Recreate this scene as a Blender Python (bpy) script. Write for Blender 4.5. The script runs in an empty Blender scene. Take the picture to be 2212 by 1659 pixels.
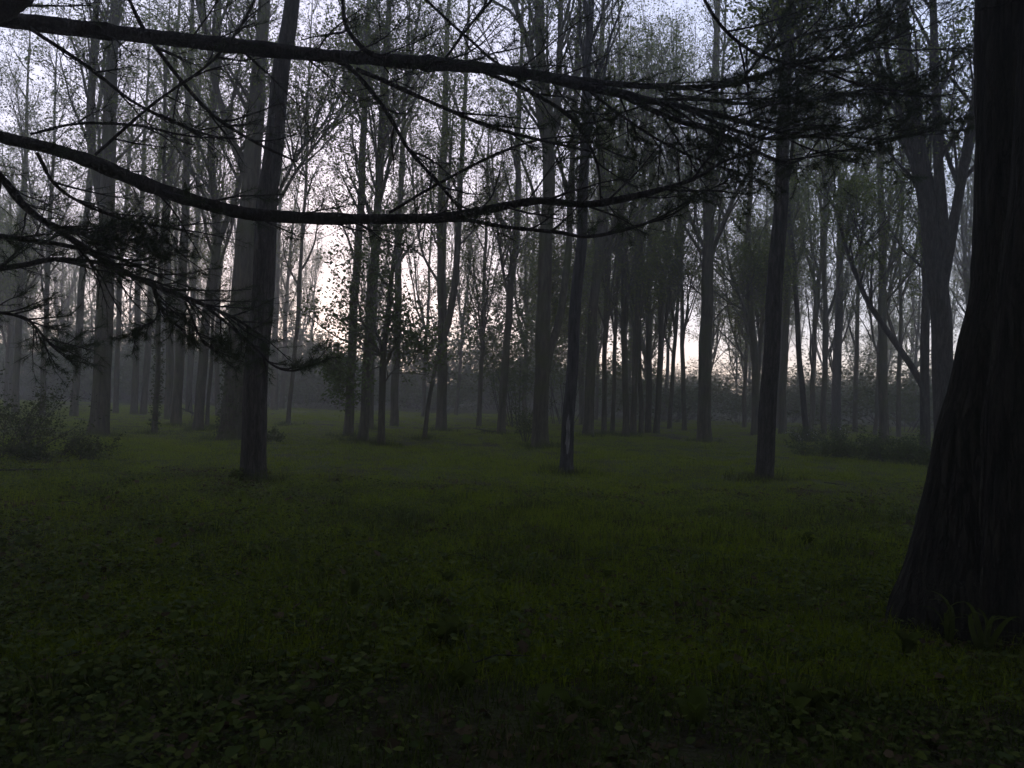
import bpy, math, random
import numpy as np

# ------------------------------------------------------------------ camera
W0, H0, F0 = 2212.0, 1659.0, 1671.0          # measuring frame and focal length in its pixels
PITCH, ROLL, EYE = math.radians(0.8), math.radians(1.7), 1.6
scene = bpy.context.scene
r0 = np.array([1.0, 0, 0]); f0 = np.array([0, math.cos(PITCH), math.sin(PITCH)]); u0 = np.array([0, -math.sin(PITCH), math.cos(PITCH)])
CR = math.cos(ROLL) * r0 + math.sin(ROLL) * u0
CU = math.cos(ROLL) * u0 - math.sin(ROLL) * r0
CAM = np.array([0, 0, EYE])
from mathutils import Matrix
cd = bpy.data.cameras.new('camera'); cam = bpy.data.objects.new('camera', cd); scene.collection.objects.link(cam)
cd.sensor_width = 36; cd.lens = 36 * F0 / W0; cd.clip_start = 0.05; cd.clip_end = 2000
cam.matrix_world = Matrix(((CR[0], CU[0], -f0[0], 0), (CR[1], CU[1], -f0[1], 0), (CR[2], CU[2], -f0[2], EYE), (0, 0, 0, 1)))
scene.camera = cam

# ------------------------------------------------------------------ dusk sky, weak low sun, exposure
SUN_AZ, SUN_EL = math.radians(-14), math.radians(4.0)      # azimuth from +Y, clockwise positive
world = bpy.data.worlds.new('World'); scene.world = world; world.use_nodes = True
nt = world.node_tree; nt.nodes.clear()
out = nt.nodes.new('ShaderNodeOutputWorld'); bg = nt.nodes.new('ShaderNodeBackground')
sky = nt.nodes.new('ShaderNodeTexSky'); sky.sky_type = 'NISHITA'; sky.sun_disc = False
sky.sun_elevation = SUN_EL; sky.sun_rotation = SUN_AZ; sky.altitude = 100; sky.air_density = 1.0; sky.dust_density = 1.0; sky.ozone_density = 3.6
hs = nt.nodes.new('ShaderNodeHueSaturation'); hs.inputs['Saturation'].default_value = 0.92
gm = nt.nodes.new('ShaderNodeGamma'); gm.inputs[1].default_value = 0.4          # compresses the brightness range of the evening sky
tn = nt.nodes.new('ShaderNodeMix'); tn.data_type = 'RGBA'; tn.blend_type = 'MULTIPLY'; tn.inputs[0].default_value = 1; tn.inputs[7].default_value = (1.07, .94, 1.02, 1)
nt.links.new(sky.outputs[0], hs.inputs['Color']); nt.links.new(hs.outputs[0], gm.inputs[0]); nt.links.new(gm.outputs[0], tn.inputs[6]); nt.links.new(tn.outputs[2], bg.inputs[0])
bg.inputs[1].default_value = 0.12
nt.links.new(bg.outputs[0], out.inputs[0])
sl = bpy.data.lights.new('sun', 'SUN'); sun = bpy.data.objects.new('sun', sl); scene.collection.objects.link(sun)
sl.energy = 0.02; sl.angle = math.radians(12); sl.color = (1, 0.85, 0.72)
from mathutils import Vector
sd = Vector((math.sin(SUN_AZ) * math.cos(SUN_EL), math.cos(SUN_AZ) * math.cos(SUN_EL), math.sin(SUN_EL)))
sun.rotation_euler = sd.to_track_quat('Z', 'Y').to_euler(); sun.location = (0, 0, 60)
scene.view_settings.view_transform = 'Standard'; scene.view_settings.look = 'None'
scene.view_settings.exposure = 3.0; scene.view_settings.gamma = 1.0
scene.render.engine = 'CYCLES'
cy = scene.cycles
cy.max_bounces = 4; cy.diffuse_bounces = 2; cy.glossy_bounces = 1; cy.transmission_bounces = 2; cy.volume_bounces = 1; cy.transparent_max_bounces = 4
cy.use_denoising = True; cy.sample_clamp_indirect = 4; cy.use_adaptive_sampling = True; cy.adaptive_threshold = 0.02
cy.caustics_reflective = False; cy.caustics_refractive = False

rng = np.random.default_rng(7)
COL = scene.collection

# ------------------------------------------------------------------ helpers
def ray(u, v):
    return f0 + (u - W0 / 2) / F0 * CR - (v - H0 / 2) / F0 * CU
def P(u, v, D):
    d = ray(u, v); return CAM + d * (D / d[1])
def ground_at(u, v, z=0.0):
    d = ray(u, v); return CAM + d * ((z - EYE) / d[2])
def norm(a):
    return a / np.maximum(np.linalg.norm(a, axis=-1, keepdims=True), 1e-9)

class Geo:
    def __init__(s): s.v = []; s.f = []; s.n = 0
    def add(s, v, f):
        v = np.asarray(v, float).reshape(-1, 3); f = np.asarray(f, int)
        s.v.append(v); s.f.append(f + s.n); s.n += len(v)
    def tubes(s, Pt, R, sides=3, ridge=None, cap=True):
        N, K, _ = Pt.shape
        T = norm(np.gradient(Pt, axis=1)); m = norm(T.mean(1))
        ref = np.where((np.abs(m[:, 2]) < 0.75)[:, None], np.array([0, 0, 1.0]), np.array([0, 1.0, 0]))[:, None, :]
        A = norm(np.cross(T, ref)); B = np.cross(A, T)
        an = np.linspace(0, 2 * np.pi, sides, endpoint=False)
        RR = R[:, :, None] * np.ones(sides)
        if ridge is not None: RR = RR * ridge(an[None, None, :], Pt)
        V = Pt[:, :, None, :] + RR[..., None] * (np.cos(an)[:, None] * A[:, :, None, :] + np.sin(an)[:, None] * B[:, :, None, :])
        i = np.arange(K - 1)[:, None] * sides; j = np.arange(sides)[None, :]; j2 = (j + 1) % sides
        q = np.stack([i + j, i + sides + j, i + sides + j2, i + j2], -1).reshape(-1, 4)
        q = (q[None] + (np.arange(N) * K * sides)[:, None, None]).reshape(-1, 4)
        s.add(V, q)
    def mesh(s, name):
        me = bpy.data.meshes.new(name)
        V = np.concatenate(s.v) if s.v else np.zeros((0, 3))
        me.vertices.add(len(V)); me.vertices.foreach_set('co', V.ravel())
        fl = s.f
        tot = np.concatenate([np.full(len(f), f.shape[1]) for f in fl]); idx = np.concatenate([f.ravel() for f in fl])
        me.loops.add(len(idx)); me.loops.foreach_set('vertex_index', idx.astype(np.int32))
        st = np.concatenate([[0], np.cumsum(tot)[:-1]])
        me.polygons.add(len(tot)); me.polygons.foreach_set('loop_start', st.astype(np.int32)); me.polygons.foreach_set('loop_total', tot.astype(np.int32))
        me.update(calc_edges=True)
        return me

def obj(name, geo, mat, parent=None, smooth=True, kind=None):
    me = geo.mesh(name) if isinstance(geo, Geo) else geo
    if not me.materials: me.materials.append(mat)
    if smooth and isinstance(geo, Geo): me.polygons.foreach_set('use_smooth', np.ones(len(me.polygons), bool))
    o = bpy.data.objects.new(name, me); COL.objects.link(o)
    if parent: o.parent = parent
    if kind: o['kind'] = kind
    return o
def tag(o, label, cat, group=None):
    o['label'] = label; o['category'] = cat
    if group: o['group'] = group
    return o
def empty(name, loc, label, cat, group=None):
    o = bpy.data.objects.new(name, None); COL.objects.link(o); o.location = loc; o.empty_display_size = 0.3
    return tag(o, label, cat, group)
def copy_tree(o, parent=None):
    c = o.copy(); COL.objects.link(c)
    if parent: c.parent = parent
    for ch in list(o.children): copy_tree(ch, c)
    return c
def shift(geo, off):
    geo.v = [v - off for v in geo.v]; return geo

def resample(pts, K, wob=0.0, pw=1.0):
    pts = np.asarray(pts, float); n = len(pts)
    d = np.concatenate([[0], np.cumsum(np.linalg.norm(np.diff(pts, axis=0), axis=1))])
    # Catmull-Rom through the given points
    ext = np.vstack([2 * pts[0] - pts[1], pts, 2 * pts[-1] - pts[-2]])
    sl_ = d[-1] * np.linspace(0, 1, K) ** pw; t = np.interp(sl_, d, np.arange(n)); i = np.minimum(t.astype(int), n - 2); f = (t - i)[:, None]
    p0, p1, p2, p3 = ext[i], ext[i + 1], ext[i + 2], ext[i + 3]
    q = 0.5 * (2 * p1 + (p2 - p0) * f + (2 * p0 - 5 * p1 + 4 * p2 - p3) * f ** 2 + (3 * p1 - p0 - 3 * p2 + p3) * f ** 3)
    if wob:
        ph = rng.uniform(0, 6.28, 6); s = sl_
        w = np.stack([np.sin(s * 0.9 + ph[0]) + .6 * np.sin(s * 2.3 + ph[1]), np.sin(s * 0.8 + ph[2]) + .6 * np.sin(s * 2.1 + ph[3]), 0 * s], -1)
        q = q + wob * w * np.minimum(1, s / 1.5)[:, None]
    return q, d[-1]

def grow(Pp, Rp, n, t0, t1, L, ang, upb, curl, K, wig, rmax, flat=False, rtip=0.25, bias=1.0):
    """n children on each parent polyline; returns (N*n,K,3), (N*n,K)"""
    N, Kp, _ = Pp.shape
    t = t0 + (t1 - t0) * ((np.arange(n)[None] + rng.uniform(0, 1, (N, n))) / n) ** bias
    x = t * (Kp - 1); i = np.minimum(x.astype(int), Kp - 2); f = (x - i)[..., None]
    r = np.arange(N)[:, None]
    p = Pp[r, i] * (1 - f) + Pp[r, i + 1] * f
    T = norm(Pp[r, i + 1] - Pp[r, i]); rad = Rp[r, i] * (1 - f[..., 0]) + Rp[r, i + 1] * f[..., 0]
    if flat:   # side shoots left and right in a roughly horizontal plane
        s = norm(np.cross(T, np.array([0, 0, 1.0]) + 0.45 * rng.normal(size=T.shape)))
        s = s * np.where(rng.uniform(size=(N, n)) < .5, -1, 1)[..., None]
    else:
        s = norm(np.cross(T, norm(rng.normal(size=T.shape))))
    a = rng.uniform(ang[0], ang[1], (N, n))[..., None]
    d = norm(np.cos(a) * T + np.sin(a) * s + np.array([0, 0, upb]))
    ln = (L(t) if callable(L) else L) * rng.uniform(.55, 1.25, (N, n))
    p = p.reshape(-1, 3); d = d.reshape(-1, 3); ln = ln.reshape(-1); M = len(p)
    out = np.empty((M, K, 3)); out[:, 0] = p; st = (ln / (K - 1))[:, None]
    for k in range(1, K):
        d = norm(d + np.array([0, 0, curl]) + wig * rng.normal(size=d.shape)); out[:, k] = out[:, k - 1] + d * st
    rr = np.minimum(rad.reshape(-1) * .75, rmax * (0.5 + ln / (ln.mean() + 1e-6) * .5))
    R = rr[:, None] * np.linspace(1, rtip, K)[None]
    return out, R

def leaves(geo, Pt, n, size, t0=0.2, spread=0.12, flatness=0.5, aspect=0.6):
    N, K, _ = Pt.shape
    t = rng.uniform(t0, 1, (N, n)) * (K - 1); i = np.minimum(t.astype(int), K - 2); f = (t - i)[..., None]; r = np.arange(N)[:, None]
    p = (Pt[r, i] * (1 - f) + Pt[r, i + 1] * f).reshape(-1, 3)
    p = p + rng.normal(size=p.shape) * spread; M = len(p)
    d = norm(rng.normal(size=(M, 3)) * np.array([1, 1, .55]) + np.array([0, 0, -0.25]))
    nn = norm(rng.normal(size=(M, 3)) + np.array([0, 0, 2 * flatness])); s = norm(np.cross(d, nn)); nn = np.cross(s, d)
    sz = size * rng.uniform(.6, 1.3, (M, 1))
    V = np.stack([p, p + d * sz * .45 + s * sz * aspect * .5 + nn * sz * .12, p + d * sz, p + d * sz * .45 - s * sz * aspect * .5 + nn * sz * .12], 1)
    q = np.arange(M * 4).reshape(-1, 4); geo.add(V, q)

# ------------------------------------------------------------------ materials
def new_mat(name):
    m = bpy.data.materials.new(name); m.use_nodes = True; n = m.node_tree.nodes; n.clear()
    o = n.new('ShaderNodeOutputMaterial'); return m, n, m.node_tree.links, o
def ramp(n, stops):
    r = n.new('ShaderNodeValToRGB'); e = r.color_ramp.elements
    for k, (p, c) in enumerate(stops):
        if k > 1: e.new(p)
        e[k].position = p; e[k].color = (*c, 1)
    return r
def bark_mat(name, c1, c2, scale=14, bump=0.5, moss=None, crack=0):
    m, n, l, o = new_mat(name)
    tc = n.new('ShaderNodeTexCoord'); mp = n.new('ShaderNodeMapping'); mp.inputs['Scale'].default_value = (1, 1, .16)
    l.new(tc.outputs['Object'], mp.inputs[0])
    nz = n.new('ShaderNodeTexNoise'); nz.inputs['Scale'].default_value = scale; nz.inputs['Detail'].default_value = 6; nz.inputs['Roughness'].default_value = .65
    l.new(mp.outputs[0], nz.inputs['Vector'])
    rp = ramp(n, [(.33, c1), (.68, c2)]); l.new(nz.outputs[0], rp.inputs[0])
    col = rp.outputs[0]
    if moss:
        n2 = n.new('ShaderNodeTexNoise'); n2.inputs['Scale'].default_value = 1.3; n2.inputs['Detail'].default_value = 5; l.new(tc.outputs['Object'], n2.inputs['Vector'])
        r2 = ramp(n, [(.48, (0, 0, 0)), (.66, (1, 1, 1))]); l.new(n2.outputs[0], r2.inputs[0])
        mx = n.new('ShaderNodeMix'); mx.data_type = 'RGBA'; l.new(r2.outputs[0], mx.inputs[0]); l.new(col, mx.inputs[6]); mx.inputs[7].default_value = (*moss, 1); col = mx.outputs[2]
    b = n.new('ShaderNodeBsdfPrincipled'); b.inputs['Roughness'].default_value = .92; b.inputs['Specular IOR Level'].default_value = .15
    hgt = nz.outputs[0]
    if crack:
        m3 = n.new('ShaderNodeMapping'); m3.inputs['Scale'].default_value = (1, 1, .12); l.new(tc.outputs['Object'], m3.inputs[0])
        ad = n.new('ShaderNodeVectorMath'); ad.operation = 'MULTIPLY_ADD'; l.new(nz.outputs['Color'], ad.inputs[0]); ad.inputs[1].default_value = (.16, .16, .1); l.new(m3.outputs[0], ad.inputs[2])
        vo = n.new('ShaderNodeTexVoronoi'); vo.feature = 'DISTANCE_TO_EDGE'; vo.inputs['Scale'].default_value = crack; l.new(ad.outputs[0], vo.inputs['Vector'])
        rc = ramp(n, [(.0, (.35, .35, .35)), (.2, (1, 1, 1))]); l.new(vo.outputs[0], rc.inputs[0])
        mc = n.new('ShaderNodeMix'); mc.data_type = 'RGBA'; mc.blend_type = 'MULTIPLY'; mc.inputs[0].default_value = 1; l.new(col, mc.inputs[6]); l.new(rc.outputs[0], mc.inputs[7]); col = mc.outputs[2]
        mh = n.new('ShaderNodeMath'); mh.operation = 'MULTIPLY_ADD'; l.new(rc.outputs[0], mh.inputs[0]); mh.inputs[1].default_value = .8; l.new(nz.outputs[0], mh.inputs[2]); hgt = mh.outputs[0]
    l.new(col, b.inputs['Base Color'])
    bp = n.new('ShaderNodeBump'); bp.inputs['Strength'].default_value = bump; bp.inputs['Distance'].default_value = .03; l.new(hgt, bp.inputs['Height']); l.new(bp.outputs[0], b.inputs['Normal'])
    l.new(b.outputs[0], o.inputs[0]); return m
def leaf_mat(name, c1, c2, trans=.4, gloss=.0, extra=None):
    m, n, l, o = new_mat(name)
    g = n.new('ShaderNodeNewGeometry'); st = [(0, c1), (1, c2)] if extra is None else [(0, c1), (.86, c2), (.93, extra)]
    rp = ramp(n, st); l.new(g.outputs['Random Per Island'], rp.inputs[0])
    d = n.new('ShaderNodeBsdfDiffuse'); t = n.new('ShaderNodeBsdfTranslucent'); l.new(rp.outputs[0], d.inputs[0]); l.new(rp.outputs[0], t.inputs[0])
    mx = n.new('ShaderNodeMixShader'); mx.inputs[0].default_value = trans; l.new(d.outputs[0], mx.inputs[1]); l.new(t.outputs[0], mx.inputs[2]); s = mx.outputs[0]
    if gloss:
        gl = n.new('ShaderNodeBsdfGlossy'); gl.inputs['Roughness'].default_value = .42; gl.inputs[0].default_value = (.9, .95, .9, 1)
        fr = n.new('ShaderNodeLayerWeight'); fr.inputs[0].default_value = .15; mm = n.new('ShaderNodeMath'); mm.operation = 'MULTIPLY'; mm.inputs[1].default_value = gloss * .5; l.new(fr.outputs['Facing'], mm.inputs[0])
        m2 = n.new('ShaderNodeMixShader'); l.new(mm.outputs[0], m2.inputs[0]); l.new(s, m2.inputs[1]); l.new(gl.outputs[0], m2.inputs[2]); s = m2.outputs[0]
    l.new(s, o.inputs[0]); return m

M_BARK = bark_mat('grey_bark', (.022, .019, .013), (.085, .074, .05), 13, .6, (.045, .05, .016))
M_BARKD = bark_mat('dark_bark', (.018, .016, .014), (.075, .066, .056), 16, .8, None, 22)
M_DEAD = bark_mat('dead_bark', (.012, .011, .011), (.06, .056, .054), 20, .9)
M_WOOD = bark_mat('bare_wood', (.06, .055, .055), (.26, .24, .235), 30, .7)
M_PINE = bark_mat('pine_bark', (.012, .01, .009), (.045, .038, .033), 10, .8, None, 26)
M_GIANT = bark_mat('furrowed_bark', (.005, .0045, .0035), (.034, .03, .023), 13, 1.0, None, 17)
M_LEAF = leaf_mat('spring_leaf', (.075, .11, .012), (.14, .165, .028), .6)
M_LEAFB = leaf_mat('maple_leaf', (.055, .08, .02), (.1, .13, .04), .4)
M_IVY = leaf_mat('ivy_leaf', (.022, .034, .009), (.055, .068, .018), .25, .1)
M_NEEDLE = leaf_mat('pine_needle', (.022, .035, .016), (.045, .06, .025), .1)
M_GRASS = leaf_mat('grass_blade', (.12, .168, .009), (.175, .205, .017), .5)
M_GRASS2 = leaf_mat('shaded_grass', (.026, .042, .008), (.062, .078, .014), .35, 0, (.08, .07, .035))  # darker copy of the grass; foreground shade put into its colour
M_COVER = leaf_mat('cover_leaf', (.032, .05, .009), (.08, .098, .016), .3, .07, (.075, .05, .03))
M_SHRUB = leaf_mat('shrub_leaf', (.04, .055, .018), (.08, .1, .03), .35)
M_FLOWER = leaf_mat('pale_flower', (.6, .55, .62), (.75, .72, .76), .3)

# ------------------------------------------------------------------ ground
EXT = 132.0
def gz(x, y):
    t = np.clip((np.hypot(x, y) - 98) / 30, 0, 1)
    return 2.6 * t * t * (3 - 2 * t) + .05 * np.sin(x * .31 + 1.3) * np.cos(y * .23) + .03 * np.sin(x * .83 + y * .57) - .05
def make_ground():
    a = np.concatenate([np.linspace(-EXT, -24, 30, endpoint=False), np.linspace(-24, 24, 140, endpoint=False), np.linspace(24, EXT, 31)])
    b = np.concatenate([np.linspace(-EXT, -6, 25, endpoint=False), np.linspace(-6, 45, 170, endpoint=False), np.linspace(45, EXT, 26)])
    X, Y = np.meshgrid(a, b); Z = gz(X, Y); nx, ny = len(a), len(b)
    i = np.arange(ny - 1)[:, None] * nx + np.arange(nx - 1)[None]
    g = Geo(); g.add(np.stack([X, Y, Z], -1), np.stack([i, i + 1, i + nx + 1, i + nx], -1).reshape(-1, 4))
    m, n, l, o = new_mat('forest_floor')
    tc = n.new('ShaderNodeTexCoord'); nz = n.new('ShaderNodeTexNoise'); nz.inputs['Scale'].default_value = .8; nz.inputs['Detail'].default_value = 8; l.new(tc.outputs['Object'], nz.inputs['Vector'])
    rp = ramp(n, [(.35, (.035, .026, .016)), (.6, (.05, .055, .02))]); l.new(nz.outputs[0], rp.inputs[0])
    b_ = n.new('ShaderNodeBsdfPrincipled'); b_.inputs['Roughness'].default_value = 1; b_.inputs['Specular IOR Level'].default_value = .1; l.new(rp.outputs[0], b_.inputs['Base Color'])
    n2 = n.new('ShaderNodeTexNoise'); n2.inputs['Scale'].default_value = 30; n2.inputs['Detail'].default_value = 4; l.new(tc.outputs['Object'], n2.inputs['Vector'])
    bp = n.new('ShaderNodeBump'); bp.inputs['Distance'].default_value = .03; l.new(n2.outputs[0], bp.inputs['Height']); l.new(bp.outputs[0], b_.inputs['Normal'])
    l.new(b_.outputs[0], o.inputs[0])
    o = obj('ground', g, m, kind='structure'); return o
make_ground()

# ------------------------------------------------------------------ trees
def trunk_ridge(n, amp, seed):
    ph = np.random.default_rng(seed).uniform(0, 6.28, 12)
    def f(an, Pt):
        z = Pt[:, :, 2:3]
        return 1 + amp * (np.sin(n * an + ph[0] + 1.3 * np.sin(z * 2.1 + ph[1])) * .6 + np.sin((n * 2 + 1) * an + ph[2] + 1.7 * np.sin(z * 3.7 + ph[3])) * .4
                          + .5 * np.sin(3 * an + z * .7 + ph[4]) + .35 * np.sin(2 * an - z * 1.9 + ph[5]) + .25 * np.sin(5 * an + z * 7.3 + ph[6]) * np.sin(z * 11 + ph[7]))
    return f

TREES = []
def build_crown(root, base, stems, H, o):
    """stems: list of (points K,3, radii K). Adds branches and crown parts under root."""
    tw = Geo(); lf = Geo()
    for (S, R) in stems:
        S = S[None]; R = R[None]; zt = S[0, :, 2]
        hb = o.get('bare', 4.0); t0 = float(np.clip(np.interp(hb, zt, np.linspace(0, 1, len(zt))), 0.02, .9))
        L = o.get('L', 4.4)
        p1, r1 = grow(S, R, int(o.get('n1', 20) * .8), t0, .99, lambda t: L * (1.05 - .75 * t), o.get('ang', (.35, 1.0)), .22, .07, 8, .09, .05)
        tw.tubes(p1, np.maximum(r1, .008), 4)
        p2, r2 = grow(p1, r1, o.get('n2', 7), .12, 1, L * .36, (.4, 1.05), .1, .05, 5, .15, .018)
        tw.tubes(p2, np.maximum(r2, .005), 3)
        p3, r3 = grow(p2, r2, o.get('n3', 5), .15, 1, L * .15, (.3, .9), .08, .04, 2, .16, .008)
        pk = np.clip(1 - (p3[:, -1, 2] - o.get('zv', 99)) / 4, .1, 1); sel = rng.uniform(size=len(p3)) < pk; p3 = p3[sel]; r3 = r3[sel]
        tw.tubes(p3, np.maximum(r3, o.get('rt', .004)), 3)
        # leaves gather in clumps: keep the shoots where a slow 3D wave is high
        c = p3[:, -1]; ph = rng.uniform(0, 6.28, 3)
        k = np.sin(c[:, 0] * 1.1 + ph[0]) + np.sin(c[:, 1] * 1.2 + ph[1]) + np.sin(c[:, 2] * 1.0 + ph[2]) + rng.normal(size=len(c)) * .6
        keep = k > np.quantile(k, 1 - o.get('leafy', .82))
        if keep.sum(): leaves(lf, p3[keep], o.get('nl', 10), o.get('ls', .098), .1, .13)
    obj('branches', shift(tw, base), o.get('bark', M_BARK), root, kind='stuff')
    if lf.n: obj('crown', shift(lf, base), o.get('leaf', M_LEAF), root, smooth=False, kind='stuff')

def tree(label, bu, bv, w, path, forks=(), H=20.0, D=None, wtop=None, bark=None, sides=14, ridge=.05, flare=1.35, name='tree', group=None, grass=.1, lean_y=0.0, K=44, pw=1.2, dent=None, **o):
    """one tree seen in the photograph; path and forks are seen outlines, carried to the tree's own depth"""
    b = ground_at(bu, bv, grass)
    if D is None: D = b[1]
    H = min(H, 6 + .55 * D) if D < 30 else H
    b = P(bu, bv, D); base = np.array([b[0], D, float(gz(b[0], D))])
    bark = bark or M_BARK
    root = empty(name, base, label, 'tree', group)
    px = D / F0
    def to3(lst):
        q = np.array([P(u, v, D) for u, v in lst]); q[:, 1] += lean_y * (q[:, 2] - 0) * .1; return q
    pts = [base - np.array([0, 0, .25]), base + np.array([0, 0, .02])] + list(to3(path))
    d = norm(pts[-1] - pts[-3]); d = norm(d + np.array([0, 0, .6]))
    if pts[-1][2] < H - 1: pts.append(pts[-1] + d * (H - pts[-1][2]) / d[2])
    S, Ln = resample(pts, K, .02, pw)
    rb = w * px / 2; z = S[:, 2]
    R = rb * (1 - .85 * np.clip(z / H, 0, 1) ** 1.7)
    R = R * (1 + (flare - 1) * np.exp(-np.maximum(z - base[2], 0) / .32))
    g = Geo(); seed = int(abs(bu * 7 + bv))
    # finer rings near the ground for the nearer trunks
    rf = trunk_ridge(o.get('rn', 7), ridge, seed)
    g.tubes(S[None], R[None], sides, (lambda an, Pt: rf(an, Pt) * dent(an, Pt[:, :, 2:3])) if dent else rf)
    obj('trunk', shift(g, base), bark, root)
    stems = [(S, R)]
    for (fp, fw, top) in forks:
        q = to3(fp); yy = rng.normal() * .5
        q[:, 1] += yy * np.linspace(0, 1, len(q)) * np.linalg.norm(q[-1] - q[0]) * .3
        pts = list(q); d = norm(norm(pts[-1] - pts[-2]) + np.array([0, 0, .5]))
        if top > pts[-1][2] + 1: pts.append(pts[-1] + d * (top - pts[-1][2]) / max(d[2], .3))
        S2, L2 = resample(pts, 26, .02); R2 = fw * px / 2 * np.linspace(1, .22, 26)
        g = Geo(); g.tubes(S2[None], R2[None], max(7, sides - 4), trunk_ridge(5, ridge * .8, seed + 3) if ridge else None)
        obj('stem', shift(g, base), bark, root); 
        if L2 > .9: stems.append((S2, R2))
    if o.get('ivy'):
        gi = Geo(); n = o['ivy']; zz = rng.uniform(.1, o.get('ivyh', 4.5), n); a = rng.uniform(0, 6.28, n)
        c = np.stack([np.interp(zz, z, S[:, 0]), np.interp(zz, z, S[:, 1]), zz], -1); rr = np.interp(zz, z, R) + rng.uniform(0, .1, n)
        c = c + rr[:, None] * np.stack([np.cos(a), np.sin(a), 0 * a], -1)
        leaves(gi, np.repeat(c[:, None], 2, 1) + np.array([0, 0, .01]), 2, .085, 0, .03, .2, .8)
        obj('ivy', shift(gi, base), M_IVY, root, smooth=False, kind='stuff')
    o['bark'] = bark; o['zv'] = 1.6 + .46 * D
    build_crown(root, base, stems, H, o)
    TREES.append((base, rb)); return root, S, R, base


G1 = None
NEAR = dict(sides=40, K=130, pw=1.7, rn=11)
# --- front rows
tree('dark straight trunk in the left foreground clearing, in front of the ivy-covered trunk', 548, 1018, 50,
     [(552, 900), (560, 700), (575, 450), (590, 320), (612, 150), (632, 0)], [([(628, 30), (660, -60), (700, -160)], 16, 17)], H=21, bark=M_BARKD, ridge=.045, flare=1.2, bare=8.5, **NEAR)
tree('pale grey ivy-covered trunk leaning behind the dark trunk at left', 498, 938, 46,
     [(508, 800), (525, 600), (537, 450), (548, 300), (560, 150), (572, 0)],
     [([(531, 380), (503, 305), (472, 200), (452, 100), (430, 0)], 17, 19), ([(592, 450), (640, 370), (690, 300), (745, 225)], 8, 13), ([(590, 440), (650, 330), (700, 270), (760, 160)], 7, 14)],
     H=23, sides=20, K=70, ivy=900, ivyh=4.2, bare=8, n1=26)
def wound(an, z):
    da = np.abs(((an - 4.66 + np.pi) % (2 * np.pi)) - np.pi)
    wz = 1 / (1 + np.exp(-(z - .28) * 14)) / (1 + np.exp((z - 1.28 + da * .25) * 14))
    hol = np.exp(-((an - 3.7) / .35) ** 2) * np.exp(-((z - .12) / .22) ** 2)
    return 1 - .34 * np.exp(-(da / .62) ** 4) * wz - .4 * hol
tree_dead, DS, DR, DB = tree('dark standing dead tree with a pale bark wound near its foot', 1224, 1003, 26,
     [(1230, 900), (1237, 800), (1241, 700), (1247, 600), (1254, 518), (1259, 430), (1264, 330), (1269, 200), (1275, 0)],
     [([(1250, 560), (1240, 530), (1236, 505)], 4, 0), ([(1233, 840), (1222, 832), (1216, 828)], 4, 0)], H=17, bark=M_DEAD, ridge=.05, flare=1.35, dent=wound, bare=7, n1=14, leafy=.25, nl=4, **NEAR)
def bare_wood():
    g = Geo(); zs = np.linspace(.33, 1.25, 26); aa = 4.66 + np.linspace(-.72, .72, 9)
    rr = np.random.default_rng(5); ph = rr.uniform(0, 6.28, 4)
    V = []
    for z in zs:
        c = np.array([np.interp(z, DS[:, 2], DS[:, 0]), np.interp(z, DS[:, 2], DS[:, 1]), z]); r = np.interp(z, DS[:, 2], DR)
        sq = max(.12, math.sin(math.pi * ((z - .3) / 1.0) ** .8)) ** .5 if .3 < z < 1.3 else .12
        for k, a in enumerate(aa):
            a2 = 4.66 + (a - 4.66) * sq * (1 + .15 * math.sin(z * 9 + ph[0])) + .08 * math.sin(z * 6 + ph[1])
            q = r * (.735 + .03 * math.sin(z * 14 + k * 1.3 + ph[2]) + .02 * math.sin(k * 2.7 + ph[3]))
            V.append(c + q * np.array([-math.cos(a2), math.sin(a2), 0]))
    i = np.arange(25)[:, None] * 9 + np.arange(8)[None]
    g.add(V, np.stack([i, i + 9, i + 10, i + 1], -1).reshape(-1, 4))
    o = obj('bare_wood', shift(g, DB), M_WOOD, tree_dead); o['label'] = 'pale bare wood where the bark is torn away'
bare_wood()
tree('dark slender trunk leaning right in the right foreground clearing, nearest after the giant one', 1650, 1022, 36,
     [(1660, 900), (1668, 760), (1675, 640), (1679, 520), (1685, 430), (1690, 330), (1695, 200), (1705, 80), (1712, 0)],
     [([(1688, 420), (1702, 380), (1706, 330), (1712, 250)], 9, 9), ([(1697, 120), (1680, 40), (1660, -30)], 12, 15), ([(1700, 100), (1735, 20), (1790, -60)], 10, 15)],
     H=19, bark=M_BARKD, ridge=.05, flare=1.15, bare=8, **NEAR)
# --- left side
tree('stout grey trunk at far left, splitting into two upright stems', 213, 931, 36, [(222, 780), (228, 620), (230, 500), (232, 417), (238, 267), (241, 133), (249, 0)],
     [([(226, 470), (205, 380), (191, 300), (192, 167), (196, 0)], 20, 21)], H=22, sides=20, K=60, bare=7, n1=24)
tree('slim trunk left of the stout far-left trunk, leaning right', 160, 891, 15, [(177, 618), (185, 480), (200, 330), (222, 150), (235, 0)], H=21, bare=7)
tree('slim grey trunk, first to the right of the stout far-left trunk', 290, 888, 14, [(296, 700), (300, 560), (308, 400), (318, 200), (325, 0)], H=21, bare=6)
tree('slim grey trunk standing close left of the thin ivy-clad trunk', 310, 888, 13, [(322, 700), (335, 500), (350, 300), (360, 80)], H=21, bare=6)
tree('thin ivy-clad trunk near the left middle of the clearing edge', 333, 925, 11, [(342, 750), (346, 620), (352, 450), (356, 300)], H=15, ivy=350, ivyh=3.2, bare=6, n1=12)
tree('left trunk of a close pair of grey trunks left of the ivy-covered one', 365, 900, 17, [(368, 750), (362, 620), (361, 480), (372, 300), (382, 100)], H=22, bare=7)
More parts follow.
